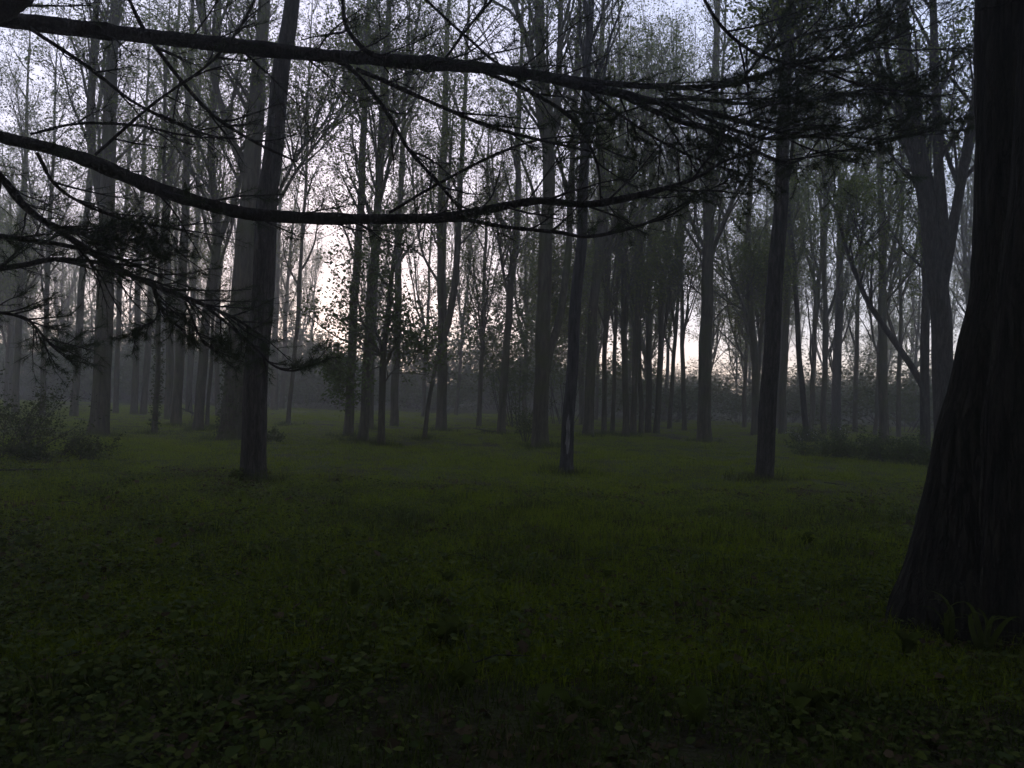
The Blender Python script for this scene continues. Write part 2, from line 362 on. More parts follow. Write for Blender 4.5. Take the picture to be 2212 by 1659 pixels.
tree('right and thicker trunk of a close pair of grey trunks at left', 380, 911, 20, [(388, 750), (397, 560), (401, 400), (406, 250), (416, 0)], H=22, bare=7)
tree('pale misty trunk just right of the close pair of grey trunks', 408, 885, 13, [(415, 700), (425, 500), (430, 300), (433, 100)], H=22, bare=6)
tree('leaning grey trunk that forks high, just left of the ivy-covered trunk', 427, 921, 20, [(440, 760), (455, 620), (468, 530), (462, 450), (457, 300), (468, 150)],
     [([(466, 545), (485, 460), (504, 370), (515, 250), (520, 100)], 13, 18)], H=21, bare=6)
tree('thin sapling stem beside the leaning forked trunk at left', 447, 915, 8, [(455, 780), (470, 600), (498, 500), (512, 380)], H=13, bare=5, n1=12, L=2.4)
tree('thin stem leaning right in the mist right of the dark left trunk', 623, 911, 9, [(635, 780), (645, 640), (653, 520), (662, 350), (668, 150)], H=20, bare=6)
tree('faint misty trunk close behind the dark left foreground trunk', 592, 882, 14, [(594, 760), (598, 600), (606, 400), (612, 200)], H=21, bare=7)
tree('faint misty stem seen second to the right of the dark left trunk', 609, 880, 10, [(614, 760), (622, 600), (640, 430), (665, 300)], H=19, bare=6)
tree('slim misty trunk close to the left edge above the bramble heap', 33, 887, 14, [(40, 700), (44, 560), (52, 400), (60, 200), (66, 0)], H=19, bare=5)
tree('thin leafy trunk between the left edge and the stout left trunk', 92, 893, 11, [(98, 700), (104, 560), (112, 400), (118, 250)], [([(102, 600), (84, 480), (70, 380), (58, 250)], 6, 15)], H=18, bare=5)
tree('thin leafy trunk standing behind the stout far-left trunk', 250, 886, 11, [(256, 700), (262, 560), (275, 400), (288, 250), (300, 100)], [([(258, 620), (280, 500), (296, 380)], 6, 15)], H=19, bare=5)
# --- middle
tree('leftmost trunk of the three standing left of the maple sapling', 752, 931, 19, [(760, 760), (768, 620), (774, 520), (781, 400), (787, 250), (792, 100), (797, 0)], H=21, sides=16, bare=6, n1=22)
tree('middle and thickest trunk of the three left of the maple sapling', 784, 941, 20, [(795, 760), (803, 620), (810, 520), (818, 400), (827, 250), (834, 100), (839, 0)], [([(812, 480), (845, 330), (880, 200), (905, 60)], 9, 17)], H=21, sides=16, bare=6, n1=22)
tree('thin trunk right behind the maple sapling, last of the three', 801, 922, 10, [(806, 760), (812, 600), (822, 400), (835, 200)], H=20, bare=6)
sap = dict(leaf=M_LEAFB, ls=.125, nl=8, n1=15, L=2.2, bare=2.0, ang=(.8, 1.35), leafy=.75, n2=6, n3=4)
tree('small maple sapling with forked dark stem and layered broad leaves', 824, 951, 15, [(826, 850), (829, 778), (835, 700), (845, 600), (856, 520), (866, 420)],
     [([(829, 782), (805, 735), (781, 690), (773, 645), (772, 600)], 8, 0), ([(828, 830), (850, 800), (880, 785), (905, 772)], 4, 0), ([(826, 790), (800, 800), (770, 815), (752, 818)], 3, 0)], H=8.5, name='maple_sapling', sides=14, K=60, **sap)
tree('faint misty trunk just right behind the maple sapling', 852, 914, 17, [(858, 700), (862, 500), (870, 300), (880, 100)], H=21, bare=6)
tree('thin crooked stem leaning right in front of the misty forked trunk', 917, 941, 9, [(927, 868), (937, 818), (945, 768), (951, 718), (957, 600), (966, 450), (975, 300)], H=13, bare=6, n1=12, L=2.4)
tree('misty trunk in the middle forking into two tall stems at half height', 953, 923, 22, [(956, 818), (957, 722), (954, 650), (953, 518), (956, 400), (961, 250), (966, 100)],
     [([(957, 730), (970, 695), (982, 630), (992, 518), (1000, 380), (1006, 250), (1015, 100)], 16, 21), ([(953, 620), (935, 590), (918, 560), (905, 515), (898, 440)], 6, 15)], H=22, sides=16, bare=7, n1=20)
fan = [([(1040, 745), (1020, 650), (1000, 560), (985, 480)], 4, 0), ([(1041, 735), (1030, 640), (1018, 540), (1010, 450)], 5, 0), ([(1041, 745), (1062, 640), (1080, 560), (1092, 490)], 4, 0),
       ([(1040, 760), (1005, 690), (975, 640), (955, 610)], 3, 0), ([(1041, 730), (1055, 620), (1066, 520), (1072, 420)], 5, 0), ([(1040, 770), (1070, 690), (1100, 640)], 3, 0)]
tree('slender misty tree spreading like a fan of fine branches in the middle', 1035, 915, 10, [(1040, 780), (1043, 700), (1048, 560), (1052, 420)], fan, H=16, bare=5, n1=12, L=2.6, n2=6, leafy=.4)
tree('curved grey trunk with bare side branches left of the thick forked trunk', 1083, 931, 17, [(1088, 818), (1098, 700), (1105, 600), (1115, 518), (1118, 400), (1121, 250), (1126, 100)],
     [([(1100, 650), (1088, 590), (1082, 545), (1075, 500), (1068, 430)], 7, 13), ([(1106, 720), (1125, 708), (1160, 702)], 3, 0), ([(1107, 660), (1135, 640), (1160, 620)], 3, 0)], H=21, sides=16, bare=6)
tree('thick grey trunk in the middle with a big side stem rising right', 1167, 961, 33, [(1168, 850), (1171, 768), (1176, 650), (1181, 518), (1184, 400), (1182, 280), (1178, 200), (1168, 100), (1163, 0)],
     [([(1180, 800), (1190, 752), (1207, 700), (1218, 640), (1227, 580), (1236, 500), (1242, 380), (1250, 250)], 19, 19), ([(1182, 330), (1166, 260), (1150, 140), (1122, 40), (1105, -40)], 16, 20),
      ([(1185, 340), (1202, 240), (1210, 100), (1214, 0)], 17, 20), ([(1170, 790), (1180, 765), (1190, 758)], 4, 0)], H=23, sides=24, K=80, bare=6.5, n1=22, ridge=.035)
tree('leaning grey trunk just right of the dead tree, forking above', 1270, 938, 22, [(1275, 800), (1280, 690), (1288, 610), (1296, 530), (1299, 400), (1297, 200), (1302, 0)],
     [([(1289, 620), (1310, 540), (1330, 470), (1350, 420), (1372, 330)], 12, 15)], H=22, sides=16, bare=6, n1=22)
for k, (u, v, w, dx, t) in enumerate([
    (1305, 930, 11, 4, 'first slim trunk of the row right of the dead tree'), (1323, 927, 9, 10, 'second slim trunk of the row right of the dead tree'),
    (1352, 935, 14, -5, 'third and stronger trunk of the row right of the dead tree'), (1367, 932, 13, 12, 'trunk of the row right of the dead tree, close beside the third'),
    (1385, 930, 10, -8, 'thin trunk left of the thick overlapping pair at middle right'), (1400, 930, 13, 3, 'left trunk of the thick overlapping pair at middle right'),
    (1418, 931, 13, 16, 'right trunk of the thick overlapping pair at middle right'), (1446, 922, 9, 20, 'thin stem between the overlapping pair and the wide pale trunk'),
    (1478, 925, 10, -6, 'thin trunk just left of the wide pale trunk at middle right')]):
    tree('grey misty ' + t, u, v, w, [(u + dx * .4, 800), (u + dx * .9, 650), (u + dx * 1.6, 480), (u + dx * 2.4, 250), (u + dx * 2.8, 50)],
         [([(u + dx * .6, 760), (u + 16 + dx, 620), (u + 40 + dx, 470), (u + 58 + dx, 310)], w * .45, 17), ([(u + dx * .6, 740), (u - 20 + dx, 600), (u - 42 + dx, 450), (u - 55 + dx, 290)], w * .45, 17)][k % 2:1 + k % 2],
         H=19, bare=4.0, n1=16, ang=(.15, .65), L=5.2, n2=6, n3=4, leafy=.75)
# --- right side
tree('wide pale trunk at middle right with long bare side branches', 1521, 945, 28, [(1524, 800), (1526, 700), (1528, 560), (1531, 480), (1534, 400), (1540, 250), (1548, 100)],
     [([(1533, 560), (1556, 490), (1586, 417), (1619, 360), (1640, 290)], 11, 17), ([(1526, 540), (1508, 500), (1485, 440), (1470, 360)], 9, 17), ([(1536, 700), (1570, 660), (1605, 640)], 4, 0),
      ([(1520, 640), (1495, 620), (1474, 612)], 4, 0), ([(1530, 500), (1545, 420), (1562, 300), (1570, 180)], 12, 20)], H=22, sides=20, K=60, bare=6, n1=22)
tree('grey forked trunk between the wide pale trunk and the dark slender one', 1631, 935, 16, [(1631, 760), (1624, 700), (1618, 600), (1616, 518), (1622, 400), (1630, 250)], [([(1627, 720), (1610, 650), (1597, 590), (1590, 500)], 7, 15)], H=20, bare=5)
tree('grey trunk half hidden right behind the dark slender trunk', 1690, 935, 15, [(1694, 800), (1700, 650), (1708, 500), (1715, 350), (1722, 200)], H=20, bare=6)
tree('thin dark trunk leaning left, right of the dark slender one', 1743, 945, 12, [(1735, 850), (1725, 750), (1720, 650), (1715, 560), (1708, 480), (1700, 400), (1696, 280)], H=17, bark=M_BARKD, bare=6, n1=14)
tree('upright dark trunk forking into three stems at right', 1805, 925, 19, [(1810, 750), (1814, 600), (1817, 500), (1815, 400), (1808, 300), (1803, 200), (1806, 0)],
     [([(1817, 440), (1790, 395), (1772, 340), (1764, 260)], 9, 16), ([(1820, 455), (1850, 385), (1868, 300), (1872, 200)], 9, 17)], H=21, bark=M_BARKD, sides=16, bare=7)
tree('thin misty trunk between the three-stemmed tree and the grey right trunk', 1848, 928, 10, [(1850, 750), (1856, 600), (1866, 450), (1880, 300)], H=18, bare=5)
tree('grey upright trunk left of the tree with the long diagonal limb', 1910, 951, 19, [(1908, 800), (1905, 650), (1908, 518), (1902, 400), (1898, 250)], [([(1908, 620), (1930, 540), (1945, 450), (1950, 330)], 8, 15)], H=20, sides=16, bare=5.5)
tree('tree at right sending one long diagonal limb up to the left', 1997, 971, 20, [(1999, 850), (1998, 780), (2000, 650), (1992, 500), (1985, 350)],
     [([(1997, 840), (1978, 800), (1930, 720), (1880, 640), (1852, 565), (1838, 515), (1820, 440), (1800, 375), (1795, 270)], 15, 0), ([(1848, 560), (1852, 520), (1846, 470)], 6, 0)], H=14, bark=M_BARKD, sides=16, K=60, bare=5, n1=14, L=2.8)
tree('broad many-stemmed trunk half hidden behind the giant right trunk', 2042, 1002, 44, [(2036, 800), (2026, 620), (2008, 470), (1982, 320), (1960, 170), (1947, 0)],
     [([(2034, 640), (2028, 480), (2012, 330), (2000, 180), (1985, 0)], 24, 19), ([(2036, 620), (2048, 450), (2058, 300), (2078, 120), (2090, 0)], 22, 19), ([(2010, 480), (1960, 330), (1925, 230), (1890, 90)], 14, 17), ([(2036, 560), (2070, 400), (2100, 240), (2110, 60)], 18, 18)],
     H=21, sides=24, K=80, bare=6.5, n1=16, ridge=.04, flare=1.2, bark=M_BARKD)

# ------------------------------------------------------------------ the giant double trunk at the right edge
GRID = [np.random.default_rng(k).uniform(0, 1, (46, 140)) for k in (31, 32)]
def giant():
    D = 5.7; base = ground_at(2080, 1342); base = np.array([base[0], D, float(gz(base[0], D))])
    root = empty('tree', base, 'giant dark double trunk with flaring foot at the right edge', 'tree')
    def stem(rows, dy, seed, sides, amp):
        c = np.array([P(u, v, D + dy) for v, u, h in rows]); h = np.array([h for v, u, h in rows]) * (D + dy) / F0
        top = c[-1] + np.array([.5, .6, 11]); c = np.vstack([c[0] - np.array([.0, 0, .25]), c, top]); h = np.concatenate([[h[0] * 1.15], h, [.07]])
        S, L = resample(c, 260, .012, 1.5); d = np.concatenate([[0], np.cumsum(np.linalg.norm(np.diff(c, axis=0), axis=1))])
        R = np.interp(d[-1] * np.linspace(0, 1, 260) ** 1.5, d, h); g = Geo(); 
        rf = trunk_ridge(13, amp, seed); ph = np.random.default_rng(seed).uniform(0, 6.28, 6)
        def rough(an, Pt):
            z = Pt[:, :, 2:3]; w = an + .12 * np.sin(z * 3.1 + ph[0]) + .07 * np.sin(z * 7.7 + ph[1])
            i0 = (w / 6.2832 * 46) % 46; j0 = (z + 1) * 5.5 + 1.2 * np.sin(w * 9); ia = i0.astype(int); ja = np.clip(j0.astype(int), 0, 138); fi = i0 - ia; fj = np.clip(j0 - ja, 0, 1)
            gr = GRID[seed % 2]; q = lambda a_, b_: gr[a_ % 46, b_]
            fi = fi * fi * (3 - 2 * fi); nz = (q(ia, ja) * (1 - fi) + q(ia + 1, ja) * fi) * (1 - fj) + (q(ia, ja + 1) * (1 - fi) + q(ia + 1, ja + 1) * fi) * fj
            return (1 + .4 * (rf(an, Pt) - 1)) * (1 + .055 * (nz - .5)) * (1 + .07 * np.exp(-np.maximum(z, 0) / .35) * np.sin(4 * an + ph[4]))
        g.tubes(S[None], R[None], sides, rough)
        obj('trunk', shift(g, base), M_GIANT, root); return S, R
    A = stem([(1348, 2062, 128), (1300, 2066, 118), (1240, 2072, 106), (1187, 2078, 100), (1037, 2096, 84), (951, 2106, 78), (851, 2129, 73), (751, 2147, 71), (650, 2169, 68), (518, 2176, 67), (300, 2185, 66), (0, 2188, 66), (-300, 2195, 62)], .1, 3, 132, .03)
    B = stem([(1360, 2158, 66), (1250, 2163, 58), (1100, 2172, 53), (900, 2186, 50), (700, 2204, 47), (400, 2234, 44), (0, 2262, 42), (-300, 2290, 38)], -.22, 9, 110, .035)
    # vine creeping up the seam of the two trunks
    vp = np.array([P(u, v, D - .42 + .02 * math.sin(v * .05)) for u, v in [(2118, 1290), (2122, 1180), (2118, 1100), (2124, 1000), (2122, 920), (2136, 830), (2152, 760), (2150, 690), (2158, 600), (2170, 480)]])
    S, L = resample(vp, 60, .006); g = Geo(); g.tubes(S[None], np.full((1, 60), .009), 6); obj('vine', shift(g, base), M_BARKD, root)
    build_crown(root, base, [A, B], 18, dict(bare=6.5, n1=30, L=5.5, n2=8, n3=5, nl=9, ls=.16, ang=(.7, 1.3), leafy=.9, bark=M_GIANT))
giant()

# ------------------------------------------------------------------ pines
def needles(geo, Pt, n, length=.09, width=.0028, t0=.25):
    N, K, _ = Pt.shape
    t = rng.uniform(t0, 1, (N, n)) * (K - 1); i = np.minimum(t.astype(int), K - 2); f = (t - i)[..., None]; r = np.arange(N)[:, None]
    p = (Pt[r, i] * (1 - f) + Pt[r, i + 1] * f).reshape(-1, 3); T = norm(Pt[r, i + 1] - Pt[r, i]).reshape(-1, 3); M = len(p)
    d = norm(T * .75 + norm(rng.normal(size=(M, 3))) + np.array([0, 0, -.08])); s = norm(np.cross(d, rng.normal(size=(M, 3)))) * width * .5
    e = p + d * length * rng.uniform(.7, 1.15, (M, 1))
    geo.add(np.stack([p - s, p + s, e], 1), np.arange(M * 3).reshape(-1, 3))

PBASE = np.array([-6.4, 6.4, 0.0]); PBASE[2] = float(gz(-6.4, 6.4))
def pine_trunk(root, base, H):
    S, L = resample([base - np.array([0, 0, .2]), base + np.array([.05, 0, H * .5]), base + np.array([0, .1, H])], 60, .02, 1.3)
    R = .27 * (1 - .9 * (S[:, 2] / H).clip(0, 1)) * (1 + .3 * np.exp(-(S[:, 2] - base[2]).clip(0) / .3)); g = Geo(); g.tubes(S[None], R[None], 24, trunk_ridge(9, .05, 4)); obj('trunk', shift(g, base), M_PINE, root)
    return S, R
def upper_limbs(root, base, S, R, z0, z1, n, L, wid, nn):
    g = Geo(); gn = Geo()
    a = rng.uniform(0, 6.28, n); z = np.linspace(z0, z1, n); d = np.stack([np.cos(a), np.sin(a), .12 + 0 * a], -1)
    st = np.stack([np.interp(z, S[:, 2], S[:, 0]), np.interp(z, S[:, 2], S[:, 1]), z], -1); ln = L * (1.05 - .75 * (z - z0) / (z1 - z0)) * rng.uniform(.8, 1.15, n)
    K = 9; Pt = np.empty((n, K, 3)); Pt[:, 0] = st
    for k in range(1, K):
        d = norm(d + np.array([0, 0, .02]) + .06 * rng.normal(size=d.shape)); Pt[:, k] = Pt[:, k - 1] + d * (ln / (K - 1))[:, None]
    Rr = np.linspace(.06, .012, K)[None] * np.ones((n, 1)); g.tubes(Pt, Rr, 6)
    p2, r2 = grow(Pt, Rr, 14, .12, 1, 1.5, (.6, 1.1), 0, .02, 5, .1, .014, True); g.tubes(p2, r2.clip(.003), 3)
    p3, r3 = grow(p2, r2, 6, .2, 1, .5, (.4, .9), .05, .06, 3, .1, .005, True); g.tubes(p3, r3.clip(.002), 3)
    needles(gn, p3, nn, .12, wid, .1); needles(gn, p2, nn, .12, wid, .4)
    obj('branches', shift(g, base), M_PINE, root, kind='stuff'); obj('crown', shift(gn, base), M_NEEDLE, root, smooth=False, kind='stuff')

def pine():
    root = empty('pine_tree', PBASE, 'pine beyond the left edge reaching long needled limbs across the view', 'tree')
    S, R = pine_trunk(root, PBASE, 17)
    # limbs: outline, half width, depth at both ends, twigs, needles per shoot, twig length
    LIMBS = [
        ([(-160, 18), (0, 42), (200, 66), (500, 97), (700, 118), (950, 138), (1100, 152), (1250, 182), (1400, 217), (1530, 246), (1680, 285), (1800, 300)], (18, 17, 17, 16, 15, 13, 12, 10, 8, 6, 4, 2), 6.6, 8.6, 34, 46, 1.0),
        ([(1150, 160), (1300, 178), (1475, 188), (1590, 176), (1740, 134), (1875, 108), (1975, 60)], (8, 6, 5, 5, 4, 3, 2), 7.9, 8.8, 26, 62, .95),
        ([(-120, 262), (0, 296), (100, 319), (200, 350), (350, 410), (500, 455), (600, 467), (750, 472), (950, 470), (1050, 453), (1160, 433), (1270, 440), (1400, 415), (1500, 385), (1560, 350), (1640, 325)], (15, 14, 14, 14, 13, 13, 12, 11, 10, 9, 8, 7, 6, 4, 3, 2), 6.4, 8.2, 30, 34, .8),
        ([(985, 470), (1090, 490), (1200, 502), (1280, 511), (1400, 480), (1500, 425), (1570, 390)], (5, 4, 4, 4, 3, 2, 1.5), 7.5, 8.4, 10, 34, .5),
        ([(-90, 320), (0, 380), (60, 450), (150, 512), (253, 577), (333, 615), (417, 648), (500, 684), (570, 730)], (9, 8, 8, 7, 7, 6, 5, 3, 2), 6.5, 9.0, 26, 46, .7),
        ([(-90, 590), (0, 581), (60, 572), (117, 561), (200, 565), (290, 575)], (7, 6, 6, 5, 4, 2), 6.8, 7.6, 12, 42, .6),
        ([(-60, 505), (40, 515), (140, 530), (260, 560), (350, 600)], (5, 5, 4, 3, 2), 6.6, 7.8, 12, 46, .7),
        ([(330, 612), (345, 660), (365, 690), (400, 715)], (5, 4, 3, 2), 8.2, 8.8, 5, 46, .4),
        ([(430, 652), (480, 690), (540, 742), (590, 790), (640, 800), (692, 772)], (4, 3, 3, 2.5, 2, 1.5), 8.6, 9.4, 9, 60, .35),
        ([(1040, 152), (1150, 200), (1240, 260), (1290, 350), (1300, 430)], (5, 4, 4, 3, 2), 7.7, 8.4, 10, 40, .6),
        ([(1330, 200), (1450, 255), (1560, 290), (1690, 350), (1760, 330), (1850, 322)], (6, 5, 4, 3, 2, 1.5), 8.0, 8.9, 16, 56, .8),
        ([(715, 125), (760, 150), (830, 235), (880, 320), (950, 400), (1000, 462)], (6, 5, 5, 4, 4, 3), 7.3, 7.6, 6, 14, .6),
        ([(770, 150), (830, 175), (950, 230), (1060, 275), (1200, 310), (1290, 330)], (5, 5, 4, 4, 3, 2), 7.3, 8.0, 9, 26, .7),
        ([(740, 0), (750, 60), (790, 110), (830, 128)], (4, 5, 6, 7), 7.4, 7.35, 3, 20, .6),
        ([(255, -60), (310, 60), (400, 182), (470, 255), (560, 312), (640, 350)], (4, 4, 4, 4, 3, 2), 6.9, 7.8, 6, 16, .6),
        ([(60, 58), (190, 145), (290, 222), (400, 275), (480, 300)], (4, 4, 3, 3, 2), 6.7, 7.5, 5, 16, .6),
        ([(205, 335), (330, 225), (450, 140), (520, 60), (560, -20)], (3.5, 3, 3, 3, 3), 6.8, 7.2, 5, 14, .6),
        ([(65, 290), (170, 266), (300, 271), (400, 292), (520, 300)], (3, 3, 3, 2, 2), 6.7, 7.4, 5, 20, .6),
        ([(80, 330), (120, 400), (200, 450), (300, 480), (420, 500)], (4, 4, 3, 3, 2), 6.6, 7.6, 8, 26, .6),
        ([(840, 460), (950, 395), (1080, 330), (1180, 300), (1300, 290)], (3, 3, 3, 2, 2), 7.4, 8.0, 6, 18, .6),
        ([(960, 130), (1010, 60), (1060, 0), (1100, -60)], (3, 3, 3, 3), 7.6, 7.8, 4, 20, .6),
        ([(1500, -40), (1560, 60), (1640, 120), (1760, 150), (1900, 200), (2010, 210)], (4, 4, 4, 3, 2.5, 2), 7.6, 8.6, 18, 60, .8),
        ([(1420, 215), (1520, 215), (1640, 225), (1760, 215), (1880, 190)], (4, 4, 3, 2.5, 2), 8.1, 9.0, 24, 70, .8),
        ([(1480, 235), (1560, 270), (1660, 300), (1780, 290), (1900, 300), (1990, 290)], (4, 4, 3, 3, 2, 1.5), 8.0, 9.0, 22, 64, .7),
        ([(1260, 185), (1330, 240), (1420, 300), (1500, 340), (1590, 370)], (4, 3, 3, 2.5, 2), 8.0, 8.6, 16, 56, .6),
        ([(1600, 175), (1660, 110), (1760, 70), (1850, 60), (1960, 20)], (3, 3, 3, 2, 2), 8.3, 8.9, 18, 64, .7),
        ([(-170, 70), (-60, 42), (10, 18), (60, -25), (130, -90)], (24, 24, 24, 20, 16), 6.6, 6.4, 3, 20, .6),
        ([(-80, 660), (0, 675), (60, 690), (110, 740), (150, 760)], (3, 3, 3, 2, 1.5), 7.0, 7.8, 12, 60, .45),
        ([(345, 660), (335, 690), (310, 705), (290, 720)], (2.5, 2, 2, 1.5), 8.4, 8.5, 5, 60, .25),
        ([(400, 650), (420, 700), (440, 740), (470, 760)], (2.5, 2, 2, 1.5), 8.6, 8.8, 9, 60, .35),
        ([(100, 480), (160, 500), (220, 515), (290, 520)], (3, 3, 2, 2), 7.0, 7.5, 18, 60, .5),
        ([(880, -40), (1010, 80), (1130, 160), (1400, 190)], (3, 3, 3, 3), 7.3, 8.0, 6, 26, .7),
    ]
    for k, (pl, hw, d0, d1, n2, nn, L2) in enumerate(LIMBS):
        D = np.linspace(d0, d1, len(pl)); c = np.array([P(u, v, d) for (u, v), d in zip(pl, D)]); h = np.array(hw) * D / F0
        if k in (0, 2, 4, 5, 6):
            zt = c[0][2] + .25 * (c[0][2] - c[1][2] + .2)
            c = np.vstack([[np.interp(zt, S[:, 2], S[:, 0]), np.interp(zt, S[:, 2], S[:, 1]), zt], c]); h = np.concatenate([[h[0] * 1.25], h])
        Kk = 110 if k < 6 else 40
        Sl, Ln = resample(c, Kk, .014); d = np.concatenate([[0], np.cumsum(np.linalg.norm(np.diff(c, axis=0), axis=1))]); Rl = np.interp(np.linspace(0, d[-1], Kk), d, h)
        Rl = Rl * (1 + .06 * np.sin(np.linspace(0, 37, Kk) + k) + .05 * rng.normal(size=Kk))
        for kn in rng.uniform(0, 1, 7 if k < 6 else 3): Rl = Rl * (1 + rng.uniform(.12, .32) * np.exp(-((np.linspace(0, 1, Kk) - kn) / .008) ** 2))
        g = Geo(); g.tubes(Sl[None], Rl[None], 12 if k < 6 else 7, trunk_ridge(5, .09, k)); limb = obj('limb', shift(g, PBASE), M_PINE, root)
        tw = Geo(); gn = Geo()
        p2, r2 = grow(Sl[None], Rl[None], int(n2 * (1.0 if pl[-1][0] > 1250 else 1.6)), .2 if k in (0, 2, 4) else .08, 1, L2, (.5, 1.1), -.02, .02, 7, .09, .012, True, .3, .75); tw.tubes(p2, r2.clip(.003), 4)
        p3, r3 = grow(p2, r2, 6, .2, 1, L2 * .4, (.4, .9), .03, .05, 4, .12, .005, True); tw.tubes(p3, r3.clip(.0022), 3)
        dn = 1.4 if pl[-1][0] > 1250 else .75; wd = .0036 if pl[-1][0] > 1250 else .0032
        needles(gn, p3, int(nn * dn), .1, wd, .35); needles(gn, p2[:, 3:], int(nn * dn * .9), .1, wd, .3)
        obj('twigs', shift(tw, PBASE), M_PINE, limb, kind='stuff'); obj('needles', shift(gn, PBASE), M_NEEDLE, limb, smooth=False, kind='stuff')
    upper_limbs(root, PBASE, S, R, 6.8, 16.5, 44, 6.0, .012, 46)
pine()
def pine_copies():  # out-of-view pines, put in to keep skylight off the foreground
    b = np.zeros(3); root = empty('pine_tree', (-3.5, -4.5, 0), 'tall dark unseen pine, added around the viewpoint to shade the foreground', 'tree', 'unseen pines added around the viewpoint to shade the foreground')
    S, R = pine_trunk(root, b, 18); upper_limbs(root, b, S, R, 5.6, 17.5, 60, 6.0, .018, 48)
    for (x, y, a) in [(4.5, -3.5, 1), (9.5, 2.5, 2), (-10.5, 0.5, 3), (0.5, -9, 4), (13.5, 5, 5), (-14, 3, 2.5), (-6, -11, .7), (7, -10, 1.7), (13, -4, 2.2), (-14, -7, 3.3), (1.5, -16, 5.1), (17, 4, .4), (-18, 3, 1.1)]:
        c = copy_tree(root); c.location = (x, y, float(gz(x, y))); c.rotation_euler[2] = a
pine_copies()

# ------------------------------------------------------------------ background wood: repeated trees and shrubs
def generic(k, label, group, H, loc, leafy, n1=24, ls=.15):
    b = np.zeros(3); root = empty('tree', loc, label, 'tree', group); stems = []
    ln = rng.normal(size=2) * .5
    c = [(0, 0, -.2), (.0, 0, .05), (ln[0] * .4, ln[1] * .4, H * .35), (ln[0], ln[1], H * .7), (ln[0] * 1.3, ln[1] * 1.3, H)]
    S, L = resample(np.array(c, float), 30, .04); R = .155 * (1 - .85 * (S[:, 2] / H).clip(0, 1)); g = Geo(); g.tubes(S[None], R[None], 9, trunk_ridge(5, .05, k)); obj('trunk', g, M_BARK, root); stems.append((S, R))
    for j in range(3):
        z = H * rng.uniform(.22, .45); i = int(np.argmin(abs(S[:, 2] - z))); a = rng.uniform(0, 6.28); d = np.array([math.cos(a), math.sin(a), 0])
        q = np.array([S[i], S[i] + d * .7 + [0, 0, 1.6], S[i] + d * 1.3 + [0, 0, H * .25], S[i] + d * 1.9 + [0, 0, H * .5]])
        S2, _ = resample(q, 20, .04); R2 = np.linspace(R[i] * .7, .02, 20); g = Geo(); g.tubes(S2[None], R2[None], 7); obj('stem', g, M_BARK, root); stems.append((S2, R2))
    build_crown(root, b, stems, H, dict(bare=H * .16, n1=n1, L=4.8 if k != 4 else 3.8, n2=6, n3=4, nl=10, ls=ls, ang=(.15, .6) if k in (0, 1, 3) else (.35, .95), leafy=leafy, rt=.006))
    return root
GB = 'slender trees fading into the mist beyond the clearing'
VAR = [generic(k, 'slender grey tree of the misty wood beyond the clearing', GB, H, (0, 0, 0), lf, n1, ls) for k, (H, lf, n1, ls) in enumerate([(19, .75, 11, .13), (21, .65, 11, .13), (17, .85, 12, .14), (20, .35, 16, .11), (14, .9, 14, .15)])]
used = [False] * 5; r2 = random.Random(11); placed = [(t[0][0], t[0][1]) for t in TREES]
def put(x, y, k, s=1.0):
    o = VAR[k] if not used[k] else copy_tree(VAR[k]); used[k] = True
    o.location = (x, y, float(gz(x, y))); o.rotation_euler[2] = r2.uniform(0, 6.28); o.scale = (s, s, s * r2.uniform(.92, 1.08)); placed.append((x, y)); return o
FAR = []
n = 0; tries = 0
while n < 96 and tries < 8000:
    tries += 1; y = 40 + 56 * r2.random() ** 1.2; x = r2.uniform(-.76, .76) * y
    u = 1106 + x / y * F0
    if 520 < u < 1110 and (y < 50 or r2.random() < .35): continue
    if any((x - a) ** 2 + (y - b) ** 2 < (2.2 if y < 60 else 3.0) ** 2 for a, b in placed): continue
    k = r2.choices(range(5), [3, 3, 3, 3, 2] if not 430 < u < 1110 else [1, 1, 0, 6, 0])[0]
    FAR.append((u, y, put(x, y, k, r2.uniform(.8, 1.1)))); n += 1
# unseen wood at both sides and behind, added to keep skylight off the trunks
GS = 'trees of the wood around the viewpoint, outside the view'
n = 0; tries = 0
while n < 76 and tries < 5000:
    tries += 1; a = r2.uniform(0, 6.28); rr = r2.uniform(13, 55); x, y = rr * math.sin(a), rr * math.cos(a)
    if y > 0 and abs(x) < .78 * y + 4: continue
    if any((x - p) ** 2 + (y - q) ** 2 < 3.6 ** 2 for p, q in placed): continue
    o = put(x, y, r2.choice([0, 2, 2, 4, 4])); o['group'] = GS; o['label'] = 'leafy tree of the surrounding wood outside the view'; n += 1

